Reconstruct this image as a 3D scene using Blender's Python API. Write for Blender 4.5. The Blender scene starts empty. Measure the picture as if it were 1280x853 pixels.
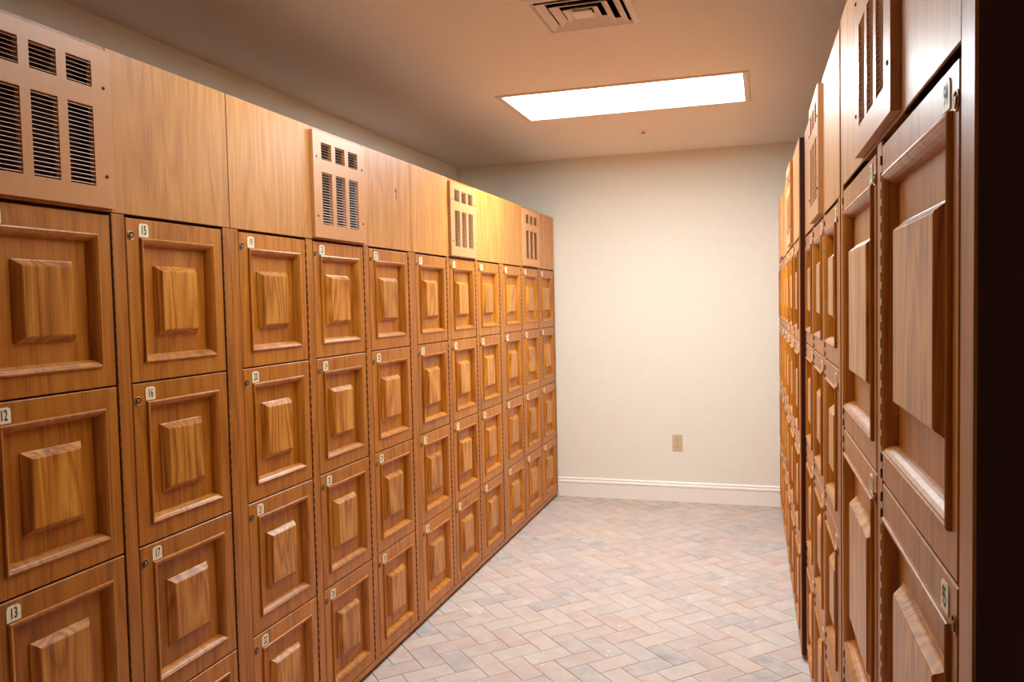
import bpy, bmesh, math, random
from mathutils import Vector, Matrix

random.seed(7)
SC = bpy.context.scene
COL = SC.collection

# ------------------------------------------------------------------ dimensions (metres)
CAM_H = 1.43
F_PX, PITCH, ROLL, YAW = 1008.04, .0467, .0218, .3034
XL = -1.4619                     # left locker face
Y_BACK, Z_CEIL = 5.75, 2.4617
X_WL, X_WR = -2.206, .95
Y_FRONT = -2.4
Z_TOP = 2.046
DEPTH = .738

# ------------------------------------------------------------------ materials
MATS = {}

def new_mat(name):
    m = bpy.data.materials.new(name)
    m.use_nodes = True
    nt = m.node_tree
    b = nt.nodes.get('Principled BSDF')
    MATS[name] = m
    return m, nt, b

def lin(r, g, b):
    def f(c):
        c /= 255.
        return c / 12.92 if c <= .04045 else ((c + .055) / 1.055) ** 2.4
    return (f(r), f(g), f(b), 1)

def plain(name, rgb, rough=.5, metal=0., noise=0., scale=40., spec=.5):
    m, nt, b = new_mat(name)
    b.inputs['Roughness'].default_value = rough
    b.inputs['Metallic'].default_value = metal
    b.inputs['Specular IOR Level'].default_value = spec
    c = lin(*rgb)
    if noise > 0:
        tc = nt.nodes.new('ShaderNodeTexCoord')
        n = nt.nodes.new('ShaderNodeTexNoise')
        n.inputs['Scale'].default_value = scale
        n.inputs['Detail'].default_value = 4
        nt.links.new(tc.outputs['Object'], n.inputs['Vector'])
        r = nt.nodes.new('ShaderNodeValToRGB')
        r.color_ramp.elements[0].position = .3
        r.color_ramp.elements[1].position = .7
        r.color_ramp.elements[0].color = tuple(v * (1 - noise) for v in c[:3]) + (1,)
        r.color_ramp.elements[1].color = tuple(min(1, v * (1 + noise)) for v in c[:3]) + (1,)
        nt.links.new(n.outputs['Fac'], r.inputs['Fac'])
        nt.links.new(r.outputs['Color'], b.inputs['Base Color'])
    else:
        b.inputs['Base Color'].default_value = c
    return m

def wood(name, dark, mid, light, rough=.3, grain=1.0, horizontal=False, coat=.2, figure=.17):
    """oak: long vertical grain, cathedral figure and fine pores; every object gets its own piece of board"""
    m, nt, b = new_mat(name)
    N, Lk = nt.nodes, nt.links
    tc = N.new('ShaderNodeTexCoord')
    oi = N.new('ShaderNodeObjectInfo')
    mul = N.new('ShaderNodeMath'); mul.operation = 'MULTIPLY'; mul.inputs[1].default_value = 37.0
    Lk.new(oi.outputs['Random'], mul.inputs[0])
    comb = N.new('ShaderNodeCombineXYZ')
    Lk.new(mul.outputs[0], comb.inputs['X']); Lk.new(mul.outputs[0], comb.inputs['Z'])
    add = N.new('ShaderNodeVectorMath'); add.operation = 'ADD'
    Lk.new(tc.outputs['Object'], add.inputs[0]); Lk.new(comb.outputs[0], add.inputs[1])
    vec = add.outputs[0]
    # cathedral figure
    mp = N.new('ShaderNodeMapping')
    mp.inputs['Scale'].default_value = (1.2, 9, 9) if horizontal else (9, 9, 1.1)
    Lk.new(vec, mp.inputs['Vector'])
    w = N.new('ShaderNodeTexNoise')
    w.inputs['Scale'].default_value = 1.0; w.inputs['Detail'].default_value = 2
    w.inputs['Distortion'].default_value = .4
    Lk.new(mp.outputs[0], w.inputs['Vector'])
    ring = N.new('ShaderNodeMath'); ring.operation = 'MULTIPLY'; ring.inputs[1].default_value = 16 * grain
    Lk.new(w.outputs['Fac'], ring.inputs[0])
    fr = N.new('ShaderNodeMath'); fr.operation = 'PINGPONG'; fr.inputs[1].default_value = 1.0
    Lk.new(ring.outputs[0], fr.inputs[0])
    # fine pores
    mp2 = N.new('ShaderNodeMapping')
    mp2.inputs['Scale'].default_value = (7, 260, 260) if horizontal else (260, 260, 7)
    Lk.new(vec, mp2.inputs['Vector'])
    p = N.new('ShaderNodeTexNoise'); p.inputs['Scale'].default_value = 1; p.inputs['Detail'].default_value = 3
    Lk.new(mp2.outputs[0], p.inputs['Vector'])
    # slow tone drift
    mp3 = N.new('ShaderNodeMapping')
    mp3.inputs['Scale'].default_value = (1, 30, 30) if horizontal else (30, 30, 1)
    Lk.new(vec, mp3.inputs['Vector'])
    d = N.new('ShaderNodeTexNoise'); d.inputs['Scale'].default_value = 1; d.inputs['Detail'].default_value = 2
    Lk.new(mp3.outputs[0], d.inputs['Vector'])
    a1 = N.new('ShaderNodeMath'); a1.operation = 'MULTIPLY_ADD'
    a1.inputs[1].default_value = figure
    Lk.new(fr.outputs[0], a1.inputs[0])
    s1 = N.new('ShaderNodeMath'); s1.operation = 'MULTIPLY'; s1.inputs[1].default_value = .5
    Lk.new(p.outputs['Fac'], s1.inputs[0]); Lk.new(s1.outputs[0], a1.inputs[2])
    a2 = N.new('ShaderNodeMath'); a2.operation = 'MULTIPLY_ADD'; a2.inputs[1].default_value = .42
    Lk.new(d.outputs['Fac'], a2.inputs[0]); Lk.new(a1.outputs[0], a2.inputs[2])
    r = N.new('ShaderNodeValToRGB')
    e = r.color_ramp.elements
    e[0].position = .30; e[0].color = lin(*dark)
    e[1].position = .85; e[1].color = lin(*light)
    k = e.new(.55); k.color = lin(*mid)
    Lk.new(a2.outputs[0], r.inputs['Fac'])
    # each board a touch lighter or darker
    hv = N.new('ShaderNodeHueSaturation')
    mr = N.new('ShaderNodeMapRange')
    mr.inputs['To Min'].default_value = .9; mr.inputs['To Max'].default_value = 1.1
    Lk.new(oi.outputs['Random'], mr.inputs['Value']); Lk.new(mr.outputs[0], hv.inputs['Value'])
    Lk.new(r.outputs['Color'], hv.inputs['Color'])
    Lk.new(hv.outputs['Color'], b.inputs['Base Color'])
    b.inputs['Roughness'].default_value = rough
    b.inputs['Specular IOR Level'].default_value = .4
    b.inputs['Coat Weight'].default_value = coat
    b.inputs['Coat Roughness'].default_value = .32
    bp = N.new('ShaderNodeBump'); bp.inputs['Strength'].default_value = .06; bp.inputs['Distance'].default_value = .001
    Lk.new(p.outputs['Fac'], bp.inputs['Height']); Lk.new(bp.outputs['Normal'], b.inputs['Normal'])
    return m

OAK = wood('oak_door', (128, 66, 5), (182, 109, 21), (202, 136, 46), rough=.42)
OAK_RAIL = wood('oak_frame', (124, 64, 7), (176, 104, 24), (196, 130, 47), rough=.42)
OAK_PANEL = wood('oak_raised_panel', (108, 54, 5), (182, 110, 25), (212, 148, 58), rough=.36, grain=1.3, figure=.34)
OAK_MOULD = wood('oak_moulding', (134, 72, 10), (186, 114, 30), (208, 140, 52), rough=.36)
OAK_HEAD = wood('oak_header', (164, 100, 40), (198, 135, 64), (214, 156, 86), rough=.46, coat=.15)
SHADED_WOOD = wood('shaded_side_wood', (58, 16, 7), (68, 20, 8), (80, 26, 11), rough=.6, coat=0)  # shade of the camera-facing sides put into the wood colour
RECESS_SHADE = plain('recess_shade', (14, 5, 4), .9)  # near-black colour stands in for shadow in toe recess and hinge gap
VENTM = plain('tan_vent_enamel', (206, 146, 92), .38, .0, .03, 60)
SLATM = plain('slat_enamel', (226, 184, 146), .4)
BRASS = plain('aged_brass', (96, 58, 20), .55, .4, .1, 300)
NICKEL = plain('nickel', (168, 132, 92), .4, .75)
LOCKDARK = plain('lock_recess', (44, 24, 14), .6)
PLATE = plain('cream_plate', (250, 238, 204), .45)
INK = plain('black_ink', (22, 16, 12), .6)
WALL = plain('cream_wall_paint', (236, 232, 218), .8, 0, .012, 30)
CEIL = plain('ceiling_paint', (238, 224, 206), .85, 0, .015, 60)
TRIMW = plain('white_trim_gloss', (244, 240, 228), .35)
OUTM = plain('ivory_outlet', (206, 186, 148), .4)
OUTD = plain('outlet_slot', (60, 44, 30), .6)
DIFF = plain('diffuser_enamel', (246, 228, 214), .45)
DUCT = plain('duct_dark', (26, 10, 8), .9)
FRAMEM = plain('light_frame_enamel', (226, 200, 172), .4)
GROUT = plain('grout', (140, 118, 104), .9, 0, .1, 50)
CHROME = plain('sprinkler_metal', (190, 160, 130), .35, .6)
SCREWM = plain('screw_head', (92, 60, 34), .4, .6)
GOUGE = plain('gouged_wood', (120, 52, 20), .8)

def lens_mat():
    m, nt, b = new_mat('lit_acrylic_lens')
    b.inputs['Base Color'].default_value = (.9, .88, .82, 1)
    b.inputs['Emission Color'].default_value = (.87, .965, 1, 1)
    b.inputs['Emission Strength'].default_value = 30.0
    return m
LENS = lens_mat()
LENS2 = LENS.copy(); LENS2.name = 'added_near_lens'
LENS2.node_tree.nodes['Principled BSDF'].inputs['Emission Strength'].default_value = 10.0

def paver_mat():
    m, nt, b = new_mat('clay_paver')
    N, Lk = nt.nodes, nt.links
    at = N.new('ShaderNodeAttribute'); at.attribute_name = 'paver'
    tc = N.new('ShaderNodeTexCoord')
    # mottling inside each paver, offset by its own number
    off = N.new('ShaderNodeVectorMath'); off.operation = 'MULTIPLY_ADD'
    off.inputs[1].default_value = (31, 17, 5)
    Lk.new(at.outputs['Color'], off.inputs[0]); Lk.new(tc.outputs['Object'], off.inputs[2])
    n = N.new('ShaderNodeTexNoise'); n.inputs['Scale'].default_value = 9; n.inputs['Detail'].default_value = 5
    n.inputs['Roughness'].default_value = .6
    Lk.new(off.outputs[0], n.inputs['Vector'])
    sep = N.new('ShaderNodeSeparateColor'); Lk.new(at.outputs['Color'], sep.inputs[0])
    mx = N.new('ShaderNodeMath'); mx.operation = 'MULTIPLY_ADD'; mx.inputs[1].default_value = .8
    Lk.new(n.outputs['Fac'], mx.inputs[0])
    ofs = N.new('ShaderNodeMath'); ofs.operation = 'MULTIPLY_ADD'
    ofs.inputs[1].default_value = .66; ofs.inputs[2].default_value = -.23
    Lk.new(sep.outputs['Red'], ofs.inputs[0]); Lk.new(ofs.outputs[0], mx.inputs[2])
    r = N.new('ShaderNodeValToRGB'); e = r.color_ramp.elements
    e[0].position = .08; e[0].color = lin(150, 142, 142)
    e[1].position = .95; e[1].color = lin(216, 200, 182)
    for p, c in ((.24, (174, 166, 162)), (.36, (186, 170, 162)), (.48, (194, 164, 150)), (.58, (196, 172, 158)), (.7, (206, 186, 168)), (.82, (190, 180, 172))):
        k = e.new(p); k.color = lin(*c)
    Lk.new(mx.outputs[0], r.inputs['Fac'])
    # pale scuffs and mineral specks
    n2 = N.new('ShaderNodeTexNoise'); n2.inputs['Scale'].default_value = 14; n2.inputs['Detail'].default_value = 4
    Lk.new(tc.outputs['Object'], n2.inputs['Vector'])
    r2 = N.new('ShaderNodeValToRGB')
    r2.color_ramp.elements[0].position = .42; r2.color_ramp.elements[0].color = (0, 0, 0, 1)
    r2.color_ramp.elements[1].position = .85; r2.color_ramp.elements[1].color = (1, 1, 1, 1)
    Lk.new(n2.outputs['Fac'], r2.inputs['Fac'])
    mixc = N.new('ShaderNodeMix'); mixc.data_type = 'RGBA'
    Lk.new(r2.outputs['Color'], mixc.inputs['Factor'])
    Lk.new(r.outputs['Color'], mixc.inputs['A'])
    mixc.inputs['B'].default_value = lin(206, 198, 192)
    # worn, dusty patches wider than one paver
    n3 = N.new('ShaderNodeTexNoise'); n3.inputs['Scale'].default_value = 2.6; n3.inputs['Detail'].default_value = 5
    Lk.new(tc.outputs['Object'], n3.inputs['Vector'])
    r3 = N.new('ShaderNodeValToRGB')
    r3.color_ramp.elements[0].position = .4; r3.color_ramp.elements[0].color = (.12, .12, .12, 1)
    r3.color_ramp.elements[1].position = .7; r3.color_ramp.elements[1].color = (.62, .62, .62, 1)
    Lk.new(n3.outputs['Fac'], r3.inputs['Fac'])
    mix3 = N.new('ShaderNodeMix'); mix3.data_type = 'RGBA'
    Lk.new(r3.outputs['Color'], mix3.inputs['Factor'])
    Lk.new(mixc.outputs['Result'], mix3.inputs['A'])
    mix3.inputs['B'].default_value = lin(200, 188, 180)
    # small pale mineral spots
    vo = N.new('ShaderNodeTexVoronoi'); vo.inputs['Scale'].default_value = 26
    Lk.new(tc.outputs['Object'], vo.inputs['Vector'])
    sc2 = N.new('ShaderNodeSeparateColor'); Lk.new(vo.outputs['Color'], sc2.inputs[0])
    gt = N.new('ShaderNodeMath'); gt.operation = 'GREATER_THAN'; gt.inputs[1].default_value = .95
    Lk.new(sc2.outputs['Red'], gt.inputs[0])
    lt = N.new('ShaderNodeMath'); lt.operation = 'LESS_THAN'; lt.inputs[1].default_value = .17
    Lk.new(vo.outputs['Distance'], lt.inputs[0])
    an = N.new('ShaderNodeMath'); an.operation = 'MULTIPLY'
    Lk.new(gt.outputs[0], an.inputs[0]); Lk.new(lt.outputs[0], an.inputs[1])
    mix4 = N.new('ShaderNodeMix'); mix4.data_type = 'RGBA'
    an2 = N.new('ShaderNodeMath'); an2.operation = 'MULTIPLY'; an2.inputs[1].default_value = .7
    Lk.new(an.outputs[0], an2.inputs[0]); Lk.new(an2.outputs[0], mix4.inputs['Factor'])
    Lk.new(mix3.outputs['Result'], mix4.inputs['A'])
    mix4.inputs['B'].default_value = lin(232, 228, 222)
    Lk.new(mix4.outputs['Result'], b.inputs['Base Color'])
    b.inputs['Roughness'].default_value = .6
    bp = N.new('ShaderNodeBump'); bp.inputs['Strength'].default_value = .12; bp.inputs['Distance'].default_value = .002
    Lk.new(n2.outputs['Fac'], bp.inputs['Height']); Lk.new(bp.outputs['Normal'], b.inputs['Normal'])
    return m
PAVER = paver_mat()

# ------------------------------------------------------------------ mesh helpers
def to_mesh(name, bm, mats, smooth=False):
    bmesh.ops.recalc_face_normals(bm, faces=bm.faces)
    me = bpy.data.meshes.new(name)
    bm.to_mesh(me); bm.free()
    for m in (mats if isinstance(mats, (list, tuple)) else [mats]):
        me.materials.append(m)
    if smooth:
        for p in me.polygons: p.use_smooth = True
    return me

def link(name, data, parent=None, loc=(0, 0, 0)):
    o = bpy.data.objects.new(name, data)
    COL.objects.link(o)
    if parent is not None: o.parent = parent
    o.location = loc
    return o

def tag(o, label=None, cat=None, group=None, kind=None):
    if label: o['label'] = label
    if cat: o['category'] = cat
    if group: o['group'] = group
    if kind: o['kind'] = kind
    return o

def box(bm, x0, x1, y0, y1, z0, z1, mi=0, bevel=0.):
    r = bmesh.ops.create_cube(bm, size=1)
    vs = r['verts']
    for v in vs:
        v.co = Vector(((x0 + x1) / 2 + v.co.x * (x1 - x0), (y0 + y1) / 2 + v.co.y * (y1 - y0), (z0 + z1) / 2 + v.co.z * (z1 - z0)))
    fs = {f for v in vs for f in v.link_faces}
    for f in fs: f.material_index = mi
    if bevel > 0:
        es = list({e for v in vs for e in v.link_edges})
        bmesh.ops.bevel(bm, geom=es, offset=bevel, segments=2, affect='EDGES', profile=.5)

def loft_rects(bm, loops, cap0=True, cap1=True, closed=False, mi=0):
    """loops: (x0, x1, z0, z1, y) rectangles joined one to the next"""
    L = []
    for x0, x1, z0, z1, y in loops:
        L.append([bm.verts.new((x0, y, z0)), bm.verts.new((x1, y, z0)), bm.verts.new((x1, y, z1)), bm.verts.new((x0, y, z1))])
    n = len(L)
    for i in range(n if closed else n - 1):
        a, b = L[i], L[(i + 1) % n]
        for k in range(4):
            f = bm.faces.new((a[k], a[(k + 1) % 4], b[(k + 1) % 4], b[k])); f.material_index = mi
    if not closed:
        if cap0: bm.faces.new(L[0]).material_index = mi
        if cap1: bm.faces.new(L[-1][::-1]).material_index = mi

def poly_prism(bm, pts, y0, y1, mi=0):
    """pts in x,z extruded from y0 (front) to y1"""
    a = [bm.verts.new((x, y0, z)) for x, z in pts]
    b = [bm.verts.new((x, y1, z)) for x, z in pts]
    n = len(pts)
    bm.faces.new(a).material_index = mi
    bm.faces.new(b[::-1]).material_index = mi
    for i in range(n):
        bm.faces.new((a[i], a[(i + 1) % n], b[(i + 1) % n], b[i])).material_index = mi

def lathe_y(bm, cx, cz, prof, n=20, mi=None, cap=True):
    """prof: list of (radius, y) turned about the y axis through (cx, cz)"""
    rings = []
    for r, y in prof:
        rings.append([bm.verts.new((cx + r * math.cos(2 * math.pi * k / n), y, cz + r * math.sin(2 * math.pi * k / n))) for k in range(n)])
    for i in range(len(rings) - 1):
        for k in range(n):
            f = bm.faces.new((rings[i][k], rings[i][(k + 1) % n], rings[i + 1][(k + 1) % n], rings[i + 1][k]))
            f.material_index = mi[i] if mi else 0
    if cap:
        bm.faces.new(rings[-1]).material_index = mi[-1] if mi else 0

def plate_with_holes(bm, xs, zs, holes, y0, y1):
    """grid plate; holes = set of (i, j) cells left open"""
    nx, nz = len(xs) - 1, len(zs) - 1
    V = {}
    def v(i, j, k):
        if (i, j, k) not in V: V[(i, j, k)] = bm.verts.new((xs[i], (y0, y1)[k], zs[j]))
        return V[(i, j, k)]
    solid = lambda i, j: 0 <= i < nx and 0 <= j < nz and (i, j) not in holes
    for i in range(nx):
        for j in range(nz):
            if not solid(i, j): continue
            bm.faces.new((v(i, j, 0), v(i + 1, j, 0), v(i + 1, j + 1, 0), v(i, j + 1, 0)))
            bm.faces.new((v(i, j + 1, 1), v(i + 1, j + 1, 1), v(i + 1, j, 1), v(i, j, 1)))
            for (di, dj, a, b) in ((-1, 0, (i, j), (i, j + 1)), (1, 0, (i + 1, j), (i + 1, j + 1)), (0, -1, (i, j), (i + 1, j)), (0, 1, (i, j + 1), (i + 1, j + 1))):
                if not solid(i + di, j + dj):
                    bm.faces.new((v(*a, 0), v(*b, 0), v(*b, 1), v(*a, 1)))

def text_faces(bm, body, size, cx, cz, y, sx=.62, mi=1):
    cu = bpy.data.curves.new('digits', 'FONT')
    cu.body = body; cu.size = size; cu.align_x = 'CENTER'; cu.align_y = 'CENTER'
    cu.offset = size * .012
    cu.resolution_u = 3
    o = bpy.data.objects.new('digits', cu); COL.objects.link(o)
    dg = bpy.context.evaluated_depsgraph_get()
    me = bpy.data.meshes.new_from_object(o.evaluated_get(dg))
    vs = [bm.verts.new((cx + v.co.x * sx, y, cz + v.co.y)) for v in me.vertices]
    for p in me.polygons:
        try:
            f = bm.faces.new([vs[i] for i in p.vertices]); f.material_index = mi
        except ValueError:
            pass
    bpy.data.objects.remove(o); bpy.data.curves.remove(cu); bpy.data.meshes.remove(me)

# ------------------------------------------------------------------ locker parts
CACHE = {}
def door_meshes(w, h, hinge_right, stile, rail, gap_x, gap_z, gl=.0025, gh=.006):
    key = (round(w, 4), round(h, 4), hinge_right, stile)
    if key in CACHE: return CACHE[key]
    xa, xb = (gl, w - gh) if hinge_right else (gh, w - gl)
    za, zb = .002, h - .002
    mx0, mx1, mz0, mz1 = stile, w - stile, rail, h - rail
    bm = bmesh.new()
    ins = lambda d, y: (xa + d, xb - d, za + d, zb - d, y)
    loft_rects(bm, [ins(0, .021), ins(0, .002), ins(.002, 0), (mx0 + .006, mx1 - .006, mz0 + .006, mz1 - .006, 0), (mx0 + .006, mx1 - .006, mz0 + .006, mz1 - .006, .0165)])
    slab = to_mesh('locker_door', bm, OAK)
    bm = bmesh.new()
    prof = [(0, .0005), (0, -.0035), (.0012, -.0052), (.003, -.006), (.005, -.0056), (.0062, -.0044), (.0068, -.0040), (.0085, -.0036), (.0125, .0005), (.016, .0065), (.018, .0115), (.0188, .0162), (.010, .0162), (.009, .0005)]
    loft_rects(bm, [(mx0 + d, mx1 - d, mz0 + d, mz1 - d, y) for d, y in prof], closed=True)
    mould = to_mesh('moulding', bm, OAK_MOULD)
    px0, px1, pz0, pz1 = mx0 + gap_x, mx1 - gap_x, mz0 + gap_z, mz1 - gap_z
    bm = bmesh.new()
    prof = [(0, .0165), (0, .0135), (.0015, .0125), (.0035, .0105), (.0105, .0015), (.0122, -.0008), (.0134, -.0008), (.0146, -.002)]
    loft_rects(bm, [(px0 + d, px1 - d, pz0 + d, pz1 - d, y) for d, y in prof])
    panel = to_mesh('raised_panel', bm, OAK_PANEL)
    # piano hinge: a leaf in the gap and a run of knuckles
    bm = bmesh.new()
    hx = w - gh / 2 if hinge_right else gh / 2
    box(bm, hx - .0012, hx + .0012, .002, .017, .004, h - .004, 1)
    n = int((h - .012) / .026)
    for k in range(n):
        z0 = .006 + k * (h - .012) / n
        z1 = z0 + (h - .012) / n * .56
        m = 6
        a = [bm.verts.new((hx + .0029 * math.cos(2 * math.pi * i / m), .0 + .0029 * math.sin(2 * math.pi * i / m), z0)) for i in range(m)]
        b = [bm.verts.new((v.co.x, v.co.y, z1)) for v in a]
        bm.faces.new(a[::-1]); bm.faces.new(b)
        for i in range(m): bm.faces.new((a[i], a[(i + 1) % m], b[(i + 1) % m], b[i]))
    hinge = to_mesh('hinge', bm, [BRASS, RECESS_SHADE])
    CACHE[key] = (slab, mould, panel, hinge)
    return CACHE[key]

def lock_mesh():
    if 'lock' in CACHE: return CACHE['lock']
    bm = bmesh.new()
    lathe_y(bm, 0, 0, [(.0114, .001), (.0114, -.0012), (.0102, -.0018), (.0090, -.0012), (.0086, -.0004)], 20, [0, 0, 0, 1, 1])
    lathe_y(bm, .0008, -.0012, [(.0056, -.0003), (.0056, -.0024), (.0048, -.0030)], 16, [0, 0, 0])
    box(bm, .0001, .0015, -.0034, -.0028, -.0044, .002, 1)
    CACHE['lock'] = to_mesh('lock', bm, [NICKEL, LOCKDARK])
    return CACHE['lock']

def plate_mesh(num):
    bm = bmesh.new()
    w, h, r = .033, .033, .008
    pts = [(-w / 2, -h / 2), (w / 2, -h / 2)]
    for k in range(6):
        a = k / 5 * math.pi / 2
        pts.append((w / 2 - r + r * math.cos(a), h / 2 - r + r * math.sin(a)))
    for k in range(6):
        a = math.pi / 2 + k / 5 * math.pi / 2
        pts.append((-w / 2 + r + r * math.cos(a), h / 2 - r + r * math.sin(a)))
    poly_prism(bm, pts, -.0014, .0006)
    text_faces(bm, str(num), .031, 0, -.0005, -.0019, sx=.60)
    return to_mesh('number_plate', bm, [PLATE, INK])

def add_door(root, x, z, w, h, num, hinge_right, big):
    stile, rail, gx, gz = (.036, .05, .072, .082) if big else (.046, .048, .060, .066)
    slab, mould, panel, hinge = door_meshes(w, h, hinge_right, stile, rail, gx, gz, *((.008, .009) if big else (.0025, .006)))
    d = link('locker_door', slab, root, (x, 0, z))
    link('moulding', mould, d)
    link('raised_panel', panel, d)
    link('hinge', hinge, d)
    sgn = lambda u: u if hinge_right else w - u
    lk = link('lock', lock_mesh(), d, (sgn(.018), 0, h - .044))
    tag(lk, 'small round nickel cam lock')
    pl = link('number_plate', plate_mesh(num), d, (sgn(.060), 0, h - .029))
    tag(pl, 'cream number plate reading %d in black' % num)
    return d

def vent(root, x0, x1, z0, z1):
    t = .014
    W, H = x1 - x0, z1 - z0
    fx = [0, .165, .355, .40, .585, .655, .84, 1]     # three slots across
    fx = [0, .145, .335, .405, .59, .66, .85, 1]
    fz = [0, .13, .625, .745, .905, 1]
    xs = [f * W for f in fx]; zs = [f * H for f in fz]
    holes = {(i, j) for i in (1, 3, 5) for j in (1, 3)}
    bm = bmesh.new()
    plate_with_holes(bm, xs, zs, holes, -t, 0)
    o = link('vent_panel', to_mesh('vent_panel', bm, VENTM), root, (x0, 0, z0))
    tag(o, 'tan slotted vent grille standing proud of the header')
    for i in (1, 3, 5):
        for j in (1, 3):
            n = max(3, round((zs[j + 1] - zs[j]) / .0092))
            key = ('slats', n, round(xs[i + 1] - xs[i], 4))
            if key not in CACHE:
                bm = bmesh.new()
                ww, hh = xs[i + 1] - xs[i], zs[j + 1] - zs[j]
                p = hh / n
                for k in range(n):
                    zc = (k + .5) * p
                    a = [(-t + .001, zc - .0012), (-t + .0014, zc - .0002), (-.005, zc + .0022), (-.0054, zc + .0012)]
                    q = [[bm.verts.new((xx, y, z)) for y, z in a] for xx in (0, ww)]
                    for m in range(4):
                        bm.faces.new((q[0][m], q[0][(m + 1) % 4], q[1][(m + 1) % 4], q[1][m]))
                    bm.faces.new(q[0]); bm.faces.new(q[1][::-1])
                CACHE[key] = to_mesh('louver_slats', bm, SLATM)
            link('louver_slats', CACHE[key], o, (xs[i], 0, zs[j]))
    if 'screw' not in CACHE:
        bm = bmesh.new()
        lathe_y(bm, 0, 0, [(.0042, .001), (.0042, -.001), (.0028, -.0022)], 10)
        box(bm, -.003, .003, -.0026, -.0020, -.0005, .0005)
        CACHE['screw'] = to_mesh('screw', bm, SCREWM)
    for sx, sz in ((.022, .20), (W - .022, .20), (.022, .76), (W - .022, .76)):
        link('screw', CACHE['screw'], o, (sx, -t, sz * H))
    return o

def cabinet(label, group, loc, rotz, W, w, e, cols, rows, zdoor_top, zdoor_bot, ztop, first, hinge_right, big=False, vent_w=None, depth=DEPTH):
    root = bpy.data.objects.new('locker_cabinet', None)
    COL.objects.link(root)
    root.location = loc; root.rotation_euler = (0, 0, rotz)
    root.empty_display_size = .2
    tag(root, label, 'locker cabinet', group)
    g = (W - 2 * e - cols * w) / (cols - 1)
    xc = [e + c * (w + g) for c in range(cols)]
    zh = zdoor_top + (.011 if big else .006)
    # carcass: end panels, dark inside, back and roof
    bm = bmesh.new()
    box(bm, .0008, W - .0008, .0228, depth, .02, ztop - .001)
    link('carcass', to_mesh('carcass', bm, SHADED_WOOD), root)
    bm = bmesh.new()
    box(bm, .001, W - .001, .034, depth - .01, 0, .02)
    tag(link('toe_kick', to_mesh('toe_kick', bm, RECESS_SHADE), root), 'recessed toe kick, its shadow put into a dark colour')
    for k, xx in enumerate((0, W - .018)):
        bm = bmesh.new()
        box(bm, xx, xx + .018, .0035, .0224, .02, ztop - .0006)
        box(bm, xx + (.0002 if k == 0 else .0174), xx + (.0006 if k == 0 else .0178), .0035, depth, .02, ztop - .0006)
        tag(link('end_panel', to_mesh('end_panel', bm, SHADED_WOOD), root), 'end panel, shade put into its dark wood colour')
    # face frame: end stiles to the top, stiles between columns, bottom rail, rail over the vent
    bm = bmesh.new()
    bv = .0012
    zs_ = ztop if big else zh - .0015
    box(bm, 0, .0182, 0, .0034, .02, zs_)
    box(bm, W - .0182, W, 0, .0034, .02, zs_)
    box(bm, .0182, e, 0, .022, .02, zs_)
    box(bm, W - e, W - .0182, 0, .022, .02, zs_)
    for c in range(cols - 1):
        box(bm, xc[c] + w, xc[c + 1], .0008, .022, zdoor_bot, zh - .002, bevel=bv)
    box(bm, e, W - e, .0004, .022, .02, zdoor_bot, bevel=bv)
    vw = vent_w or w
    vx0, vx1 = W / 2 - vw / 2, W / 2 + vw / 2
    box(bm, vx0, vx1, .0004, .022, ztop - .045, ztop, bevel=bv)
    box(bm, vx0, vx1, .0004, .022, zh, zh + .05, bevel=bv)
    link('face_frame', to_mesh('face_frame', bm, OAK_RAIL), root)
    he = e if big else .0006
    for a, b in ((he, vx0), (vx1, W - he)):
        bm = bmesh.new()
        box(bm, 0, b - a - .001, 0, .0038, 0, ztop - zh, bevel=.0012)
        link('header_panel', to_mesh('header_panel', bm, OAK_HEAD), root, (a + .0005, -.0004, zh))
    vent(root, vx0, vx1, zh + .006, ztop - .014)
    h = (zdoor_top - zdoor_bot) / rows
    num = first
    for c in range(cols):
        for r in range(rows):
            add_door(root, xc[c], zdoor_top - (r + 1) * h, w, h, num, hinge_right, big)
            num += 1
    return root

# left run: four cabinets, numbered from the camera to the back wall
S0, W_L = .7322, 1.2513
GL = 'oak locker cabinets along the left wall'
LT = ['oak locker cabinet nearest the camera at left, with doors numbered 7 to 18',
      'oak locker cabinet second from the camera at left, with doors numbered 19 to 30',
      'oak locker cabinet third from the camera at left, with doors numbered 31 to 42',
      'oak locker cabinet at left against the cream back wall, doors numbered 43 to 54']
LEFT = []
for k in range(4):
    ww = W_L if k < 3 else W_L
    LEFT.append(cabinet(LT[k], GL, (XL, S0 + k * W_L, 0), math.pi / 2, ww - .001, .3674, .0338, 3, 4, 1.6584, .044, Z_TOP, 7 + 12 * k, True))
# gouge in the header beside the second vent
bm = bmesh.new()
pts = [(0, .012), (.006, .016), (.010, .004), (.007, -.006), (.011, -.022), (.008, -.036), (.004, -.018), (.005, -.006), (-.006, .000)]
poly_prism(bm, pts, -.0012, .001)
tag(link('gouge_mark', to_mesh('gouge_mark', bm, GOUGE), LEFT[1], (1.105, 0, 1.905)), 'small dark gouge in the header')

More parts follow.
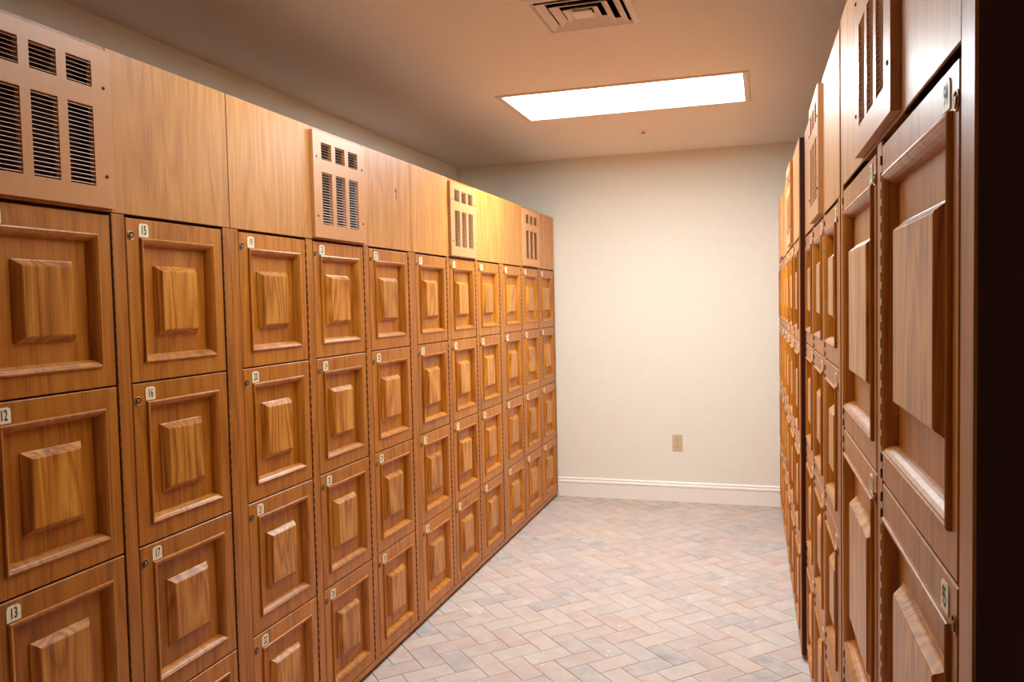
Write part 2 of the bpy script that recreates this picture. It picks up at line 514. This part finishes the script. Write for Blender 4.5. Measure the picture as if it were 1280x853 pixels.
# right run: the block runs at a slight angle, four cabinets from the near end to the back wall
GR = 'oak locker cabinets along the right side'
AR = -.0143
xr = lambda base, y: base + AR * (y - 3)
RT = ['oak locker cabinet at right nearest the camera, with tall doors numbered 91 to 96',
      'oak locker cabinet second from the camera at right, with doors numbered 79 to 90',
      'oak locker cabinet at right standing forward with dark side, doors numbered 67 to 78',
      'oak locker cabinet at right against the cream back wall, doors numbered 55 to 66']
y = .8584
specs = [(1.1754, .1588, .5127, .0495, 2, 3, 1.6697, 2.064, 91, True, .40),
         (1.2693, .1568, .367, .0341, 3, 4, 1.6584, 2.052, 79, False, None),
         (1.2693, .1365, .367, .0341, 3, 4, 1.6584, 2.040, 67, False, None),
         (1.176, .1395, .345, .030, 3, 4, 1.6584, 2.036, 55, False, None)]
for k, (W, base, w, e, cols, rows, zdt, zt, first, big, vw) in enumerate(specs):
    yf = y + W
    cabinet(RT[k], GR, (xr(base, yf), yf, 0), -math.pi / 2 - AR, W - .001, w, e, cols, rows, zdt, .044, zt, first, False, big, vw, depth=.70)
    y = yf

# ------------------------------------------------------------------ room shell
def struct(name, bm, mats):
    return tag(link(name, to_mesh(name, bm, mats)), kind='structure')

bm = bmesh.new(); box(bm, X_WL - .1, X_WL, Y_FRONT - .1, Y_BACK + .1, -.05, Z_CEIL + .1); struct('wall_left', bm, WALL)
bm = bmesh.new(); box(bm, X_WR, X_WR + .1, Y_FRONT - .1, Y_BACK + .1, -.05, Z_CEIL + .1); struct('wall_right', bm, WALL)
bm = bmesh.new(); box(bm, X_WL, X_WR, Y_BACK, Y_BACK + .1, -.05, Z_CEIL + .1); struct('wall_back', bm, WALL)
bm = bmesh.new(); box(bm, X_WL, X_WR, Y_FRONT - .1, Y_FRONT, -.05, Z_CEIL + .1); struct('wall_front', bm, WALL)

# ceiling with openings for the two lights and the air diffuser
T1 = (-1.245, -.085, 3.89, 4.43)           # lens opening x0 x1 y0 y1
T2 = (-1.225, -.065, 1.90, 2.44)  # unseen second light, added to brighten the near doors
DC, DS = (-.605, 2.862), .36               # diffuser centre and size
xs = sorted([X_WL, T1[0], T1[1], DC[0] - DS / 2 + .02, DC[0] + DS / 2 - .02, X_WR])
ys = sorted([Y_FRONT, T2[2], T2[3], DC[1] - DS / 2 + .02, DC[1] + DS / 2 - .02, T1[2], T1[3], Y_BACK])
bm = bmesh.new()
holes = set()
for i in range(len(xs) - 1):
    for j in range(len(ys) - 1):
        cx, cy = (xs[i] + xs[i + 1]) / 2, (ys[j] + ys[j + 1]) / 2
        for (a, b, c, d) in (T1, T2, (DC[0] - DS / 2 + .02, DC[0] + DS / 2 - .02, DC[1] - DS / 2 + .02, DC[1] + DS / 2 - .02)):
            if a < cx < b and c < cy < d: holes.add((i, j))
plate_with_holes(bm, xs, ys, holes, 0, .06)
for v in bm.verts: v.co = Vector((v.co.x, v.co.z, Z_CEIL + v.co.y))
struct('ceiling', bm, CEIL)

# floor: clay pavers in a 45 degree herringbone, cut along the walls
def clip_poly(poly, axis, lim, keep_less):
    out = []
    for i in range(len(poly)):
        p, q = poly[i], poly[(i + 1) % len(poly)]
        ip = (p[axis] <= lim) if keep_less else (p[axis] >= lim)
        iq = (q[axis] <= lim) if keep_less else (q[axis] >= lim)
        if ip: out.append(p)
        if ip != iq:
            t = (lim - p[axis]) / (q[axis] - p[axis])
            out.append((p[0] + t * (q[0] - p[0]), p[1] + t * (q[1] - p[1])))
    return out

bm = bmesh.new()
box(bm, X_WL, X_WR, Y_FRONT, Y_BACK, -.06, -.0025, 0)
tint = bm.loops.layers.float_color.new('paver')
U = .0955
ang = -math.pi / 4
ca, sa = math.cos(ang), math.sin(ang)
O = (-.881, 3.265)
rng = random.Random(21)
def wpt(u, v): return (O[0] + u * ca - v * sa, O[1] + u * sa + v * ca)
for i in range(-75, 75):
    for j in range(-75, 75):
        k = (i - j) % 4
        if k == 0: r = (i, i + 2, j, j + 1)
        elif k == 3: r = (i, i + 1, j, j + 2)
        else: continue
        gp = .0009
        rects = []
        for d, z in ((gp, -.0022), (gp + .0012, 0.0)):
            rects.append(([wpt(r[0] * U + d, r[2] * U + d), wpt(r[1] * U - d, r[2] * U + d), wpt(r[1] * U - d, r[3] * U - d), wpt(r[0] * U + d, r[3] * U - d)], z))
        c = wpt((r[0] + r[1]) / 2 * U, (r[2] + r[3]) / 2 * U)
        if not (X_WL - .2 < c[0] < X_WR + .2 and Y_FRONT - .2 < c[1] < Y_BACK + .2): continue
        inside = all(X_WL < p[0] < X_WR and Y_FRONT < p[1] < Y_BACK for p in rects[0][0])
        t, t2, t3 = rng.random(), rng.random(), rng.random()
        dz = -rng.random() * .0008
        fs = []
        if inside:
            a = [bm.verts.new((p[0], p[1], rects[0][1])) for p in rects[0][0]]
            b = [bm.verts.new((p[0], p[1], rects[1][1] + dz)) for p in rects[1][0]]
            fs.append(bm.faces.new(b))
            for q in range(4): fs.append(bm.faces.new((a[q], a[(q + 1) % 4], b[(q + 1) % 4], b[q])))
        else:
            p = rects[1][0]
            for ax, lim, less in ((0, X_WL, False), (0, X_WR, True), (1, Y_FRONT, False), (1, Y_BACK, True)):
                if p: p = clip_poly(p, ax, lim, less)
            if len(p) < 3: continue
            fs.append(bm.faces.new([bm.verts.new((x, yy, dz)) for x, yy in p]))
        for f in fs:
            f.material_index = 1
            for l in f.loops: l[tint] = (t, t2, t3, 1)
floor = struct('floor', bm, [GROUT, PAVER])

# baseboard along the back wall between the two locker runs
bm = bmesh.new()
prof = [(0, 0), (.016, 0), (.016, .096), (.0155, .100), (.019, .104), (.021, .110), (.019, .117), (.012, .121), (.010, .124), (.013, .128), (.013, .134), (.009, .1395), (0, .1405)]
bx0, bx1 = XL - .012, .125
a = [bm.verts.new((bx0, Y_BACK - d, z)) for d, z in prof]
b = [bm.verts.new((bx1, Y_BACK - d, z)) for d, z in prof]
for i in range(len(prof)):
    q = (i + 1) % len(prof)
    bm.faces.new((a[i], a[q], b[q], b[i]))
bm.faces.new(a); bm.faces.new(b[::-1])
struct('baseboard_back', bm, TRIMW)

# ------------------------------------------------------------------ ceiling things (built about their own origin, z = 0 at the ceiling face)
def troffer(T, lens, label):
    cx, cy = (T[0] + T[1]) / 2, (T[2] + T[3]) / 2
    root = bpy.data.objects.new('ceiling_light', None); COL.objects.link(root)
    root.location = (cx, cy, Z_CEIL)
    tag(root, label, 'ceiling light', 'recessed ceiling lights')
    hx, hy = (T[1] - T[0]) / 2, (T[3] - T[2]) / 2
    bm = bmesh.new()
    def ring(loops, mi=0):
        L = [[bm.verts.new((sx * x, sy * yv, z)) for sx, sy in ((-1, -1), (1, -1), (1, 1), (-1, 1))] for x, yv, z in loops]
        for i in range(len(L)):
            p, q = L[i], L[(i + 1) % len(L)]
            for k in range(4): bm.faces.new((p[k], p[(k + 1) % 4], q[(k + 1) % 4], q[k]))
    ring([(hx + .028, hy + .028, 0), (hx + .028, hy + .028, -.004), (hx + .020, hy + .020, -.007), (hx - .002, hy - .002, -.005), (hx - .004, hy - .004, .012), (hx + .0, hy + .0, .012), (hx + .0, hy + .0, 0)])
    link('trim_frame', to_mesh('trim_frame', bm, FRAMEM), root)
    bm = bmesh.new()
    box(bm, -hx + .002, hx - .002, -hy + .002, hy - .002, .004, .010)
    tag(link('lens', to_mesh('lens', bm, lens), root), 'glowing white acrylic lens')
    bm = bmesh.new()
    v0 = [bm.verts.new((sx * (hx - .001), sy * (hy - .001), .012)) for sx, sy in ((-1, -1), (1, -1), (1, 1), (-1, 1))]
    v1 = [bm.verts.new((v.co.x * .97, v.co.y * .93, .10)) for v in v0]
    bm.faces.new(v1)
    for k in range(4): bm.faces.new((v0[k], v0[(k + 1) % 4], v1[(k + 1) % 4], v1[k]))
    link('housing', to_mesh('housing', bm, FRAMEM), root)
    return root
troffer(T1, LENS, 'long lit rectangular ceiling light between the air diffuser and the back wall')
troffer(T2, LENS2, 'unseen dimmer ceiling light above the view, added to brighten the near doors')

root = bpy.data.objects.new('air_diffuser', None); COL.objects.link(root)
root.location = (DC[0], DC[1], Z_CEIL)
tag(root, 'square stepped metal air diffuser in the ceiling at the top edge', 'air vent')
def frustum_ring(name, loops, mat):
    bm = bmesh.new()
    L = [[bm.verts.new((sx * s, sy * s, z)) for sx, sy in ((-1, -1), (1, -1), (1, 1), (-1, 1))] for s, z in loops]
    for i in range(len(L)):
        p, q = L[i], L[(i + 1) % len(L)]
        for k in range(4): bm.faces.new((p[k], p[(k + 1) % 4], q[(k + 1) % 4], q[k]))
    return link(name, to_mesh(name, bm, mat), root)
S = DS / 2
frustum_ring('flange', [(S, 0), (S, -.003), (S - .004, -.006), (S - .022, -.012), (S - .030, -.002), (S - .028, .001), (S - .02, .0), ], DIFF)
for s in (S - .036, S - .078, S - .118):
    frustum_ring('louver', [(s, -.013), (s - .026, .002), (s - .0275, .0008), (s - .003, -.0145)], DIFF)
bm = bmesh.new()
s = .036
loft = [(s - .016, -.002), (s, -.012), (s - .003, -.015)]
L = [[bm.verts.new((sx * q, sy * q, z)) for sx, sy in ((-1, -1), (1, -1), (1, 1), (-1, 1))] for q, z in loft]
for i in range(2):
    for k in range(4): bm.faces.new((L[i][k], L[i][(k + 1) % 4], L[i + 1][(k + 1) % 4], L[i + 1][k]))
bm.faces.new(L[0]); bm.faces.new(L[2][::-1])
link('centre_plate', to_mesh('centre_plate', bm, DIFF), root)
bm = bmesh.new()
v0 = [bm.verts.new((sx * (S - .021), sy * (S - .021), .003)) for sx, sy in ((-1, -1), (1, -1), (1, 1), (-1, 1))]
v1 = [bm.verts.new((v.co.x, v.co.y, .16)) for v in v0]
bm.faces.new(v1)
for k in range(4): bm.faces.new((v0[k], v0[(k + 1) % 4], v1[(k + 1) % 4], v1[k]))
tag(link('duct_box', to_mesh('duct_box', bm, DUCT), root), 'dark duct behind the louvers')

def lathe_z(bm, prof, n=24):
    R = [[bm.verts.new((r * math.cos(2 * math.pi * k / n), r * math.sin(2 * math.pi * k / n), z)) for k in range(n)] for r, z in prof]
    for i in range(len(R) - 1):
        for k in range(n): bm.faces.new((R[i][k], R[i][(k + 1) % n], R[i + 1][(k + 1) % n], R[i + 1][k]))
    bm.faces.new(R[0]); bm.faces.new(R[-1][::-1])
root = bpy.data.objects.new('fire_sprinkler', None); COL.objects.link(root)
root.location = (-.693, 4.979, Z_CEIL)
tag(root, 'small round fire sprinkler in the ceiling between the light and the back wall', 'sprinkler')
bm = bmesh.new(); lathe_z(bm, [(.034, 0), (.034, -.002), (.024, -.006), (.014, -.007)]); link('escutcheon', to_mesh('escutcheon', bm, CEIL, True), root)
bm = bmesh.new(); lathe_z(bm, [(.007, -.005), (.007, -.012), (.004, -.016)], 12); box(bm, -.009, -.007, -.0015, .0015, -.018, -.006); box(bm, .007, .009, -.0015, .0015, -.018, -.006); link('sprinkler_head', to_mesh('sprinkler_head', bm, CHROME), root)
bm = bmesh.new(); lathe_z(bm, [(.014, -.0165), (.014, -.0185), (.003, -.0195)], 16); link('deflector', to_mesh('deflector', bm, CHROME), root)

# ------------------------------------------------------------------ wall outlet
root = bpy.data.objects.new('wall_outlet', None); COL.objects.link(root)
root.location = (-.590, Y_BACK, .419)
tag(root, 'ivory duplex wall outlet on the cream back wall above the baseboard', 'outlet')
bm = bmesh.new(); box(bm, -.035, .035, -.006, .002, -.057, .057, bevel=.0022); link('cover_plate', to_mesh('cover_plate', bm, OUTM), root)
for dz in (.0255, -.0255):
    bm = bmesh.new()
    pts = [(.0165 * math.cos(t) * 1.0, max(-.0145, min(.0145, .0185 * math.sin(t)))) for t in [2 * math.pi * k / 24 for k in range(24)]]
    poly_prism(bm, pts, -.0085, -.004)
    box(bm, -.0075, -.0050, -.0089, -.0083, -.002, .0075, 1)
    box(bm, .0050, .0075, -.0089, -.0083, -.001, .0070, 1)
    box(bm, -.0025, .0025, -.0089, -.0083, -.011, -.006, 1)
    r_ = link('receptacle', to_mesh('receptacle', bm, [OUTM, OUTD]), root, (0, 0, dz))
bm = bmesh.new(); lathe_y(bm, 0, 0, [(.003, -.005), (.003, -.0068), (.002, -.0075)], 10); link('screw', to_mesh('screw', bm, NICKEL), root)

# ------------------------------------------------------------------ camera
cam = bpy.data.cameras.new('camera'); co = bpy.data.objects.new('camera', cam); COL.objects.link(co)
cam.sensor_fit = 'HORIZONTAL'; cam.sensor_width = 36; cam.lens = F_PX * 36 / 1280
cam.clip_start = .02
c, s = math.cos(YAW), math.sin(YAW)
r0, f0, z0 = Vector((c, s, 0)), Vector((-s, c, 0)), Vector((0, 0, 1))
cp, sp = math.cos(PITCH), math.sin(PITCH)
Fv, Uv = cp * f0 - sp * z0, sp * f0 + cp * z0
cr, sr = math.cos(ROLL), math.sin(ROLL)
R, Up = cr * r0 - sr * Uv, sr * r0 + cr * Uv
M = Matrix.Identity(4)
for i in range(3):
    M[i][0], M[i][1], M[i][2] = R[i], Up[i], -Fv[i]
M[0][3], M[1][3], M[2][3] = 0, 0, CAM_H
co.matrix_world = M
SC.camera = co
SC.cycles.diffuse_bounces = 8
SC.cycles.max_bounces = 14

# ------------------------------------------------------------------ world and view
w = bpy.data.worlds.new('world'); SC.world = w; w.use_nodes = True
w.node_tree.nodes['Background'].inputs['Color'].default_value = (1, .85, .7, 1)
w.node_tree.nodes['Background'].inputs['Strength'].default_value = .02
SC.view_settings.view_transform = 'Standard'
SC.view_settings.look = 'None'
SC.view_settings.gamma = 1
SC.view_settings.exposure = .18
SC.view_settings.use_curve_mapping = False
